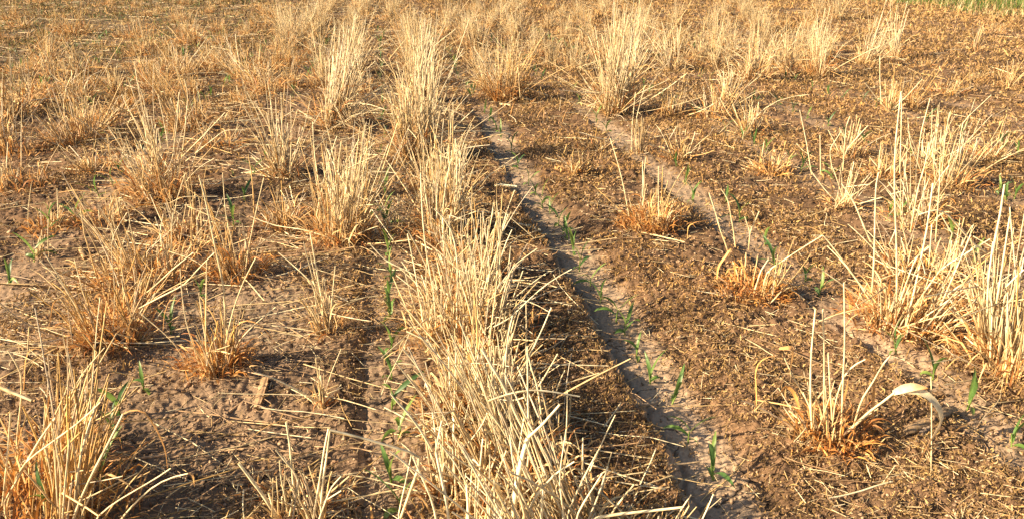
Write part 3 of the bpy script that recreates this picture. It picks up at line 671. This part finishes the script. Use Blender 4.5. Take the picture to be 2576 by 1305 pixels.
# far clumps: a dozen kinds, copied along the straw rows
def proto_clump(n, nl, h, rb, lean, pale):
    m = Mesh(); P, Rd, C, B = gen_stems(n, h, rb, lean, pale, 5, rad=0.0032, tight=.7); m.tubes(P, Rd, C, B, 3)
    L = gen_leaves(nl, h, rb*.9, pale, 5, wd=0.007); m.ribbons(*L[:4], L[4])
    F = gen_leaves(nl, h, rb*1.0, max(pale-0.1, 0), 4, length=(0.1, 0.35), wd=0.007, up=0.1); m.ribbons(*F[:4], F[4])
    return m.data('straw_clump', M_LEAF)
PROT_P = [proto_clump(120, 35, 0.60, 0.12, 0.24, p) for p in (.85, .8, .7, .9)]
PROT_G = [proto_clump(85, 50, 0.38, 0.13, 0.42, p) for p in (.5, .42, .6, .35)]
PROT_L = [proto_clump(60, 60, 0.20, 0.16, 0.8, p) for p in (.4, .3, .5)]
# as seen: region (x0, y0, x1, y1), how many, mixture, scale, label
FAR = [
 ((760, 15, 1330, 230), 64, 'P', (.7, 1.05), "tall pale clump crowded among others at the top centre of the field"),
 ((1330, 12, 2080, 180), 58, 'P', (.62, .95), "pale clump in the crowded rows at the top, between centre and green grass"),
 ((400, 10, 830, 270), 44, 'G', (.65, 1.0), "golden clump in the upper left crowd, left of the tall pale clumps"),
 ((0, 10, 470, 330), 34, 'L', (.8, 1.3), "low orange gold tuft on the grey green soil at the upper left"),
 ((560, -45, 2150, 12), 26, 'P', (.8, 1.15), "very distant pale clump along the top edge of the picture"),
 ((-100, -40, 560, 10), 10, 'L', (.9, 1.3), "distant low orange tuft along the top edge at the left"),
 ((2150, 60, 2575, 330), 9, 'L', (.6, .9), "faint low tuft on the open ground at the upper right"),
]
taken = [at(s[0], s[1]) for s in CL.values()]
for (x0, y0, x1, y1), n, mix, (s0, s1), label in FAR:
    k = tries = 0
    A0, A1 = at(x0, y0), at(x1, y1)
    while k < n and tries < 4000:
        tries += 1
        u = RNG.random(); py = y0+(y1-y0)*(u if mix != 'P' else u); px = RNG.uniform(x0, x1)
        p = at(px, py)
        # straw stands between the crop rows
        i = np.argmin(np.abs(ROWS+0.36-p[0])); p[0] = (ROWS[i]+0.36)+RNG.normal(0, 0.10 if mix == 'P' else 0.16)
        if any(np.hypot(*(p-q)[:2]) < (0.21 if mix == 'P' else 0.22) for q in taken): continue
        taken.append(p)
        src = {'P': PROT_P, 'G': PROT_G, 'L': PROT_L}[mix]; r = RNG.random()
        if mix == 'P' and r < 0.25: src = PROT_G
        if mix == 'G' and r < 0.3: src = PROT_L
        if mix == 'L' and r < 0.25: src = PROT_G
        o = bpy.data.objects.new('straw_clump', src[RNG.integers(len(src))]); COL.objects.link(o)
        o.location = (p[0], p[1], hz(p[0], p[1])-0.005); o.rotation_euler = (RNG.normal(0, .06), RNG.normal(0, .06), RNG.uniform(0, 6.28))
        s = RNG.uniform(s0, s1); o.scale = (s, s, s*RNG.uniform(0.85, 1.15))
        tag(o, label, 'straw clump', 'clumps of dead cover crop straw'); k += 1

# ---------------------------------------------------------------- corn seedlings
GRN = np.array([0.12, 0.215, 0.045]); GRN2 = np.array([0.19, 0.27, 0.06]); GRND = np.array([0.055, 0.125, 0.040])
def seedling_parts(h, nleaf, rng):
    K = 7; parts = []
    P = np.zeros((1, 4, 3)); P[0, :, 2] = np.linspace(-0.01, h*0.42, 4); P[0, :, 0] = rng.normal(0, 0.003)*np.linspace(0, 1, 4)
    st = Mesh(); st.tubes(P, np.array([[.0022, .0021, .0019, .0016]]), np.array([GRN2*1.3, GRN2*1.2, GRN2, GRN])[None]*1.0, np.array([[0, 1.0, 0]]), 5)
    parts.append(('stem', st))
    a0 = rng.uniform(0, 6.28)
    for j in range(nleaf):
        az = a0+j*math.pi+rng.normal(0, .35); last = j >= nleaf-2
        L = h*(rng.uniform(.75, 1.0) if j else .4); z0 = h*(0.10+0.11*j); ph0 = (0.8 if not last else 0.3)+rng.normal(0, .15); dp = (1.7 if not last else 0.8)*rng.uniform(.6, 1.2)
        ph = ph0+dp*np.linspace(0, 1, K-1)**1.4
        d = np.stack([np.sin(ph)*np.cos(az), np.sin(ph)*np.sin(az), np.cos(ph)], 1)*L/(K-1)
        Q = np.concatenate([[[0, 0, z0]], np.array([0, 0, z0])+np.cumsum(d, 0)])[None]; Q[:, :, 2] = np.maximum(Q[:, :, 2], .004)
        W = h*(0.11 if j else .13)*np.sin(np.linspace(.12, .98, K)*np.pi)[None]**0.75; W = np.maximum(W, .001)
        c = mixc(GRN, GRND if rng.random() < .4 else GRN2, rng.random())
        m = Mesh(); m.ribbons(Q, W, np.repeat(c[None, None], K, 1)*1.0, np.array([[-math.sin(az), math.cos(az), 0]]), (rng.normal(0, .25)+np.linspace(0, 1, K)*rng.normal(0, .8))[None], 0.35)
        parts.append(('leaf', m))
    return parts
KINDS = []
for k in range(9):
    KINDS.append([(n, m.data('corn_'+n, M_GREEN)) for n, m in seedling_parts(0.10, 3 if k % 3 else 4, RNG)])
SIMPLE = []
for k in range(4):
    m = Mesh()
    for n, q in seedling_parts(0.10, 3, RNG):
        for V, F, C in zip(q.v, q.f, q.c): m.add(V, F-F.min() if False else F, C) if m.n == 0 else (m.v.append(V), m.f.append(F+m.n), m.c.append(C), setattr(m, 'n', m.n+len(V)))
    SIMPLE.append(m.data('corn_seedling', M_GREEN))
ORD = ['nearest', 'second', 'third', 'fourth', 'fifth', 'sixth', 'seventh', 'eighth', 'ninth', 'tenth', 'eleventh', 'twelfth', 'thirteenth', 'fourteenth', 'fifteenth', 'sixteenth', 'seventeenth', 'eighteenth', 'nineteenth', 'twentieth']
def sp(ox, oy, s, L): return [((ox+x/s)*.8446, (oy+y/s)*.8446) for x, y in L]
rowpts = {
 1: sp(1850, 1050, 3.262, [(910, 1150), (655, 795), (490, 430), (290, 225)]) + sp(1700, 650, 3.262, [(640, 1285), (530, 1080), (440, 950), (285, 760), (190, 590), (85, 450), (30, 315)])
    + sp(1400, 300, 2.61, [(757, 1050), (720, 990), (680, 915), (625, 820), (560, 780), (512, 690), (455, 630), (370, 515), (325, 405), (240, 260), (205, 215), (150, 140), (110, 90)]),
 0: [(1003, 1290), (985, 1215), (1000, 1110), (985, 1030), (985, 960), (983, 880), (985, 800), (978, 755), (985, 700), (975, 650), (972, 585), (970, 540), (970, 500), (966, 470), (960, 395), (968, 345), (960, 300), (962, 262)],
 -1: [(140, 1300), (262, 1230), (295, 1110), (305, 1050), (362, 985), (430, 835), (505, 750), (585, 560), (615, 500), (640, 440), (665, 400), (740, 240)],
 2: [(2545, 1130), (2430, 1035), (2345, 960), (2255, 890), (2060, 735), (2025, 700), (1950, 660), (1925, 605), (1860, 545), (1825, 505), (1745, 500), (1722, 455), (1700, 420), (1525, 330), (1500, 300), (1455, 260), (1440, 235)],
 -2: [(25, 720), (85, 655), (130, 580), (190, 560), (250, 500), (285, 470), (300, 440)],
 3: [(2395, 600), (2260, 545), (2235, 540), (2510, 490), (2550, 500), (2090, 450), (2015, 430), (2450, 660)],
}
RN = {1: "the bare furrow beside the central straw", 0: "the row left of the central straw", -1: "the second row left of central straw",
      2: "the furrow ending lower right", -2: "the row at the left edge", 3: "the loose row behind tall straw"}
allseed = []
def put_seedling(p, label, h, hi=True):
    s = h/0.10
    if hi:
        e = bpy.data.objects.new('corn_seedling', None); COL.objects.link(e); e.empty_display_size = .02
        for n, me in KINDS[RNG.integers(len(KINDS))]:
            c = bpy.data.objects.new(n, me); COL.objects.link(c); c.parent = e
    else:
        e = bpy.data.objects.new('corn_seedling', SIMPLE[RNG.integers(len(SIMPLE))]); COL.objects.link(e)
    e.location = (p[0], p[1], hz(p[0], p[1])-0.002); e.rotation_euler = (RNG.normal(0, .1), RNG.normal(0, .1), RNG.uniform(0, 6.28)); e.scale = (s*1.05, s*1.05, s)
    tag(e, label, 'corn seedling', 'corn seedlings in their rows'); allseed.append(p)
for r_, pts in rowpts.items():
    pts = sorted(pts, key=lambda q: at(*q)[1] if r_ != 3 else at(*q)[0])
    for i, q in enumerate(pts):
        o = ORD[i] if i < len(ORD) else ['twenty first', 'twenty second', 'twenty third', 'twenty fourth', 'twenty fifth'][i-20]
        lab = ("corn seedling, %s from the near end of %s" % (o, RN[r_])) if i else ("green corn seedling nearest the viewer in %s" % RN[r_])
        if r_ == 3: lab = ("green corn seedling, %s from the left in %s" % ('first' if i == 0 else o, RN[r_]))
        put_seedling(at(*q), lab, RNG.uniform(.088, .115))
for r_ in (-5, -4, -3, -2, -1, 0, 1, 2, 3, 4, 5):
    x = ROWS[r_+22]; y = {1: 5.9, 0: 6.6, -1: 7.0, 2: 6.8, -2: 4.6, 3: 3.6}.get(r_, 3.0)
    while y < 12:
        y += RNG.uniform(.13, .24)*(1+y/22); p = np.array([x+RNG.normal(0, .02), y, 0])
        if RNG.random() < .25: continue
        cxm = p@RT; dd = p@HF
        if abs(cxm/dd) > 0.72: continue
        lab = {True: "tiny far corn seedling in the rows left of the central straw row", False: "tiny far corn seedling in the rows right of the central straw row"}[r_ <= 0]
        put_seedling(p, lab, RNG.uniform(.08, .11), hi=dd < 5)

# ---------------------------------------------------------------- loose things: old corn stalks and single big straws
def lay(px0, py0, px1, py1, r, cat, name, label, col, mat, flat=1.0, lift=-0.002, S=15, grooves=False, part=None):
    a, b = at(px0, py0), at(px1, py1); K = 14; t = np.linspace(0, 1, K)[:, None]
    P = a*(1-t)+b*t; bend = RNG.normal(0, .015)*np.linalg.norm((b-a)[:2]); nrm = np.cross(b-a, [0, 0, 1]); nrm /= np.linalg.norm(nrm)
    P = P+nrm*np.sin(t*np.pi)*bend; L = np.linalg.norm(b-a)
    for i in range(K): P[i, 2] = max(hz(P[i, 0], P[i, 1])+r*flat+lift, 0.0)
    P[:, 2] = np.convolve(np.pad(P[:, 2], 2, 'edge'), np.ones(5)/5, 'valid')
    c0 = (a+b)/2; c0[2] = P[:, 2].mean()-r
    Rr = r*(1+0.07*RNG.normal(0, 1, K))[None]; Rr[0, 4] *= 1.15; Rr[0, 0] *= .7; Rr[0, -1] *= .6
    C = np.repeat(np.array(col)[None, None], K, 1)*RNG.uniform(.8, 1.2, (1, K, 1))
    m = Mesh(); m.tubes(P[None]-c0, Rr, C, np.array([[0, 0, 1.0]]), S)
    # close the ends, and roughen the bark lengthwise
    V = m.v[0]; ang = np.tile(np.arange(S), K)
    if grooves: V += (np.random.default_rng(int(px0)).normal(0, r*.2, S)[ang][:, None])*np.array([nrm[0], nrm[1], 1.0])
    for e0 in (0, K-1): m.add(np.concatenate([V[e0*S:(e0+1)*S], V[e0*S:(e0+1)*S].mean(0)[None]]), np.array([[q, (q+1) % S, S] for q in range(S)]), np.repeat(C[0, :1]*.6, S+1, 0), tri=True)
    o = m.build(name, mat, smooth=not grooves); o.location = c0; tag(o, label, cat)
    return o
OC = (0.22, .135, .07)
lay(672, 965, 650, 1040, .011, 'old corn stalk', 'old_corn_stalk', "short brown old corn stalk stub lying on bare soil below the orange leafed clump", (.26, .165, .09), M_OLD, grooves=True)
lay(2400, 1045, 2270, 1105, .013, 'old corn stalk', 'old_corn_stalk', "large grey brown old corn stalk piece lying under the arching pale stalk", (.24, .165, .095), M_OLD, grooves=True)
lay(2040, 1072, 1980, 1100, .013, 'old corn stalk', 'old_corn_stalk', "brown old stalk stub left of the orange curly leafed clump's foot", (.27, .17, .09), M_OLD, grooves=True)
lay(2370, 1000, 2290, 1018, .009, 'old corn stalk', 'old_corn_stalk', "thin old stalk piece half hidden just behind the arching pale stalk", OC, M_OLD, grooves=True)
lay(2335, 1085, 2310, 1110, .009, 'old corn stalk', 'old_corn_stalk', "small grey bark scrap against the large old corn stalk piece", (.2, .15, .11), M_OLD, grooves=True)
lay(205, 630, 215, 655, .008, 'old corn stalk', 'old_corn_stalk', "small brown stub lying left of the tangled collapsed clump", (.38, .25, .12), M_OLD, grooves=True)
lay(1243, 468, 1300, 470, .008, 'straw piece', 'straw_piece', "short thick pale straw piece lying on the left bank of the bare furrow", CREAM, M_STEM)
lay(1290, 565, 1360, 580, .007, 'straw piece', 'straw_piece', "pale straw splinter lying across litter near the crest of the furrow bank", CREAM, M_STEM)
lay(1255, 262, 1285, 266, .009, 'straw piece', 'straw_piece', "small pale chip lying in front of the wide orange far clump", PALE*.9, M_STEM)
lay(940, 585, 1035, 612, .004, 'straw piece', 'straw_piece', "pale straw lying flat beside the left row level with the pale central clump", CREAM, M_STEM)
lay(1530, 1055, 1655, 1010, .004, 'straw piece', 'straw_piece', "grey twig like straw lying in the shaded hollow right of the central row", (.30, .22, .14), M_OLD)
lay(1395, 915, 1490, 850, .004, 'straw piece', 'straw_piece', "grey brown straw lying on the shaded litter right of the central row", (.34, .26, .17), M_OLD)
lay(1530, 1190, 1760, 1160, .0025, 'straw piece', 'straw_piece', "long thin straw lying over the dark litter left of the bare furrow", (.42, .30, .17), M_OLD)
lay(270, 1165, 640, 1135, .003, 'straw piece', 'straw_piece', "long thin brown straw lying across bare soil at lower left", (.5, .33, .18), M_OLD)
lay(420, 1150, 610, 1020, .003, 'straw piece', 'straw_piece', "slanting brown straw lying on bare soil above the long thin brown straw", (.46, .3, .16), M_OLD)
lay(1500, 605, 1600, 575, .003, 'straw piece', 'straw_piece', "tan straw lying left of the round bushy orange tuft", GOLD, M_STEM)

# ---------------------------------------------------------------- uncountable litter
def scatter(n, rmin, rmax, power, half=R(43)):
    """points around the viewer, thinner with distance"""
    u = RNG.random(n); a = 2-power
    r = (rmin**a+u*(rmax**a-rmin**a))**(1/a) if abs(a) > 1e-6 else rmin*(rmax/rmin)**u
    th = YAW+RNG.uniform(-half, half, n)
    return r*np.sin(th), r*np.cos(th), r
def weedmask(x, y):
    b = bareness(x, y); v = vnoise(x, y, 0.42, 61)+0.7*vnoise(x, y, 0.16, 62)+.4*vnoise(x, y, 0.06, 63)
    # thicker to the right of the straw row, thin over the bare lower left
    side = sstep(0.1, 1.0, x)*0.30 - 0.18*(1-sstep(-0.3, 0.2, x))*(1-sstep(2.6, 4.2, y))
    return np.clip((v*1.6+0.46+side), 0.03, 1)*(1-0.95*b)
def litter_weed():
    m = Mesh()
    x, y, r = scatter(620000, 1.05, 24, 1.75)
    k = RNG.random(len(x)) < weedmask(x, y); x, y, r = x[k], y[k], r[k]; n = len(x)
    z = height(x, y)
    sc = (np.maximum(r, 1.6)/2.2)**0.75
    L = (.004+RNG.gamma(1.6, .0055, n))*sc; K = 3
    az = RNG.uniform(0, 2*np.pi, n); ph = RNG.uniform(.3, 1.6, n); dph = RNG.normal(0, 1.2, n)
    phs = ph[:, None]+dph[:, None]*np.array([0, 1.0])
    az_ = az[:, None]+RNG.normal(0, .6, (n, 2))
    d = np.stack([np.sin(phs)*np.cos(az_), np.sin(phs)*np.sin(az_), np.abs(np.cos(phs))*.8], -1)*(L[:, None, None]/2)
    o = np.stack([x, y, z-0.001+RNG.random(n)*(.004+.03*np.clip(vnoise(x, y, .11, 64)+.25+vnoise(x, y, .035, 65), 0, 1))*sc**.5], 1)
    P = np.concatenate([o[:, None], o[:, None]+np.cumsum(d, 1)], 1)
    W = (RNG.uniform(.0012, .0045, n)*sc)[:, None]*np.array([[.7, 1.0, .4]])
    q = RNG.random((n, 1)); c = mixc(np.array([.105, .058, .024]), np.array([.44, .295, .12]), q**1.5); g = RNG.random((n, 1)) < .25; c = np.where(g, np.array([.34, .22, .12])*(.7+.5*q), c)
    gold = np.clip(vnoise(x, y, .5, 71)*1.5+.3, 0, 1)[:, None]; c = c*(1-.25*gold)+c*np.array([1.1, .85, .5])*.25*gold*1.3
    far = sstep(4, 12, y-.6*x)*sstep(.5, 4, -x)
    gg = (RNG.random(n) < .22*far)[:, None]; c = np.where(gg, np.array([.13, .15, .055]), c)
    m.ribbons(P, W, np.repeat(c[:, None], K, 1), np.stack([-np.sin(az), np.cos(az), 0*az], 1), RNG.uniform(-1.3, 1.3, (n, 1))*np.ones((1, K)))
    tag(m.build('dead_weed_litter', M_LITTER, smooth=False), kind='stuff')
litter_weed()
def clods():
    m = Mesh(); x, y, r = scatter(90000, 1.05, 14, 1.7); b = bareness(x, y); k = RNG.random(len(x)) < (.75-.4*b); x, y, r = x[k], y[k], r[k]; n = len(x)
    z = height(x, y); s = RNG.gamma(2.0, .0011, n)*(np.maximum(r, 1.8)/2.0)**.6+.0012
    O = np.array([[1, 0, 0], [-1, 0, 0], [0, 1, 0], [0, -1, 0], [0, 0, 1], [0, 0, -.6]], float)
    V = O[None]*RNG.uniform(.55, 1.2, (n, 6, 1)); a = RNG.uniform(0, 6.28, n); ca, sa = np.cos(a), np.sin(a)
    V = np.stack([V[..., 0]*ca[:, None]-V[..., 1]*sa[:, None], V[..., 0]*sa[:, None]+V[..., 1]*ca[:, None], V[..., 2]*.8], -1)*s[:, None, None]
    V += RNG.normal(0, .18, V.shape)*s[:, None, None]
    V += np.stack([x, y, z+s*.25], 1)[:, None]
    F = np.array([[0, 2, 4], [2, 1, 4], [1, 3, 4], [3, 0, 4], [2, 0, 5], [1, 2, 5], [3, 1, 5], [0, 3, 5]])
    FF = (np.arange(n)*6)[:, None, None]+F
    c = np.array([.30, .205, .13])*RNG.uniform(.55, 1.35, (n, 1))
    m.add(V.reshape(-1, 3), FF.reshape(-1, 3), np.repeat(c[:, None], 6, 1).reshape(-1, 3), tri=True)
    tag(m.build('soil_crumbs', M_SOIL), kind='stuff')
clods()
def fallen():
    m = Mesh()
    for (n, L0, L1, rad, K, pw, rm, xb) in ((34000, .015, .08, .0009, 3, 1.7, 22, 0), (17000, .06, .32, .0017, 5, 1.15, 22, 1)):
        x, y, r = scatter(n, 1.05, rm, pw)
        i = np.argmin(np.abs(x[:, None]-(ROWS+.36)[None]), 1); off = np.abs(x-(ROWS+.36)[i])
        den = np.exp(-(off/.2)**2)*(.35+.9*np.clip(vnoise(x, y, .6, 81)+.35, 0, 1))
        left = 1-sstep(.4, 1.0, x); den = den*(.22+1.1*left) if xb else np.clip(den+.25+.25*vnoise(x, y, .3, 82), 0, 1)
        bareLL = (1-sstep(-.4, .2, x))*(1-sstep(2.0, 2.7, y))*.8; den = den*(1-.75*bareLL)
        den = den*(1-.7*bareness(x, y)); k = RNG.random(n) < den*1.2; x, y, r = x[k], y[k], r[k]; N_ = len(x)
        L = RNG.uniform(L0, L1, N_)*(np.maximum(r, 2)/2)**.25; az = RNG.uniform(0, 2*np.pi, N_)
        if xb: az = np.where(RNG.random(N_) < .7, RNG.normal(0, .45, N_)+np.pi*(RNG.random(N_) < .5), az)
        a2 = az[:, None]+RNG.normal(0, .10, (N_, K-1)).cumsum(1)
        P = np.concatenate([np.zeros((N_, 1, 2)), np.cumsum(np.stack([np.cos(a2), np.sin(a2)], -1)*(L[:, None, None]/(K-1)), 1)], 1)+np.stack([x, y], 1)[:, None]
        z = height(P[..., 0], P[..., 1], False); z = z.mean(1, keepdims=True)*.6+z*.4+.007+RNG.random((N_, 1))*(.022 if xb else .008)+RNG.normal(0, .09, (N_, 1))*L[:, None]*np.linspace(-.5, .5, K)[None]
        z = np.maximum(z, height(P[..., 0], P[..., 1], False)+.002)
        P = np.concatenate([P, z[..., None]], -1)
        rr = (rad*RNG.uniform(.5, 1.3, N_)*(np.maximum(r, 2)/2.2)**.45)[:, None]*np.ones((1, K))
        q = RNG.random((N_, 1)); c = mixc(GOLD*.8, CREAM, q**.8); dk = RNG.random((N_, 1)) < .35; c = np.where(dk, np.array([.36, .23, .12])*(.7+.5*q), c)
        m.tubes(P, rr, np.repeat(c[:, None], K, 1), np.tile(np.array([[0, 0, 1.0]]), (N_, 1)), 3)
    tag(m.build('fallen_straw', M_STEM), kind='stuff')
fallen()
# broken leaves and stems littering the straw rows
def row_tufts():
    m = Mesh(); x, y, r = scatter(80000, 1.3, 23, 0.9)
    i = np.argmin(np.abs(x[:, None]-(ROWS+.36)[None]), 1); off = np.abs(x-(ROWS+.36)[i])
    den = np.exp(-(off/.17)**2)*np.clip(vnoise(x, y, .5, 91)*2+.15, 0, 1)*sstep(3.2, 7, y)*(1-sstep(.9, 1.5, x)*(1-sstep(7, 10, y)))
    den = den*(1-.8*sstep(3.3, 5, x-.0*y)*(1-sstep(9, 14, y)))
    k = RNG.random(len(x)) < den; x, y, r = x[k], y[k], r[k]; n = len(x); K = 5
    o = np.stack([x, y, height(x, y, False)-.003], 1)
    az = RNG.uniform(0, 6.28, n); P, B = arcs(n, K, RNG.uniform(.04, .17, n), np.abs(RNG.normal(.5, .35, n)), RNG.uniform(0, 1.8, n), az, o, .2)
    P[..., 2] = np.maximum(P[..., 2], o[:, None, 2]+.002)
    W = (RNG.uniform(.002, .005, n)*(r/5)**.35)[:, None]*np.array([[.7, 1, .9, .6, .2]])
    q = np.clip(RNG.normal(.45, .3, n), 0, 1)[:, None]; c = mixc(ORNG, PALE, q)*RNG.uniform(.7, 1.15, (n, 1))
    m.ribbons(P, W, np.repeat(c[:, None], K, 1), B, RNG.uniform(-1, 1, (n, 1))*np.ones((1, K)))
    tag(m.build('straw_leaf_litter', M_LEAF), kind='stuff')
row_tufts()
# green grass beyond the field, upper right; faint weeds upper left
def green():
    m = Mesh(); n = 110000; px = RNG.uniform(2080, 2900, n); p = np.zeros((n, 2))
    x = RNG.uniform(9.8, 24, n); y = RNG.uniform(8, 36, n)
    # the field ends along a line parallel to its rows; grass grows beyond it
    s = x-10.9+1.6*vnoise(x, y, 1.5, 95)
    k = (s > 0)&(RNG.random(n) < np.clip(.25+s*.5, 0, 1)); x, y, s = x[k], y[k], s[k]; n = len(x); K = 4
    o = np.stack([x, y, 0*x-.01], 1); az = RNG.uniform(0, 6.28, n)
    P, B = arcs(n, K, RNG.uniform(.10, .26, n)*np.clip(.5+s*.4, .5, 1), np.abs(RNG.normal(.2, .2, n)), RNG.uniform(.1, 1, n), az, o)
    W = RNG.uniform(.008, .02, n)[:, None]*np.array([[1, .9, .6, .1]])
    q = RNG.random((n, 1)); c = mixc(np.array([.07, .13, .02]), np.array([.17, .23, .05]), q); dry = RNG.random((n, 1)) < .5-.2*np.clip(s, 0, 2)[:, None]; c = np.where(dry, PALE*.8, c)
    m.ribbons(P, W, np.repeat(c[:, None], K, 1), B); tag(m.build('green_grass', M_GREEN), kind='stuff')
    m = Mesh(); x, y, r = scatter(70000, 4, 24, 1.0)
    far = sstep(3.2, 9, y-.75*x)*sstep(.3, 3.0, -x+.0)
    i = np.argmin(np.abs(x[:, None]-ROWS[None]), 1); near = np.exp(-((x-ROWS[i])/.13)**2)
    k = RNG.random(len(x)) < far*(.05+.75*near)*np.clip(vnoise(x, y, .8, 97)*2+.6, 0, 1)+.05*near*sstep(4, 8, y); x, y, r = x[k], y[k], r[k]; n = len(x); K = 3
    o = np.stack([x, y, height(x, y, False)], 1); az = RNG.uniform(0, 6.28, n)
    P, B = arcs(n, K, RNG.uniform(.02, .055, n), RNG.uniform(.2, 1.2, n), RNG.uniform(.1, 1, n), az, o)
    W = (RNG.uniform(.005, .011, n)*(r/6)**.4)[:, None]*np.array([[.6, 1, .1]])
    c = mixc(GRN, np.array([.17, .22, .06]), RNG.random((n, 1)))
    m.ribbons(P, W, np.repeat(c[:, None], K, 1), B); tag(m.build('green_weeds', M_GREEN), kind='stuff')
green()
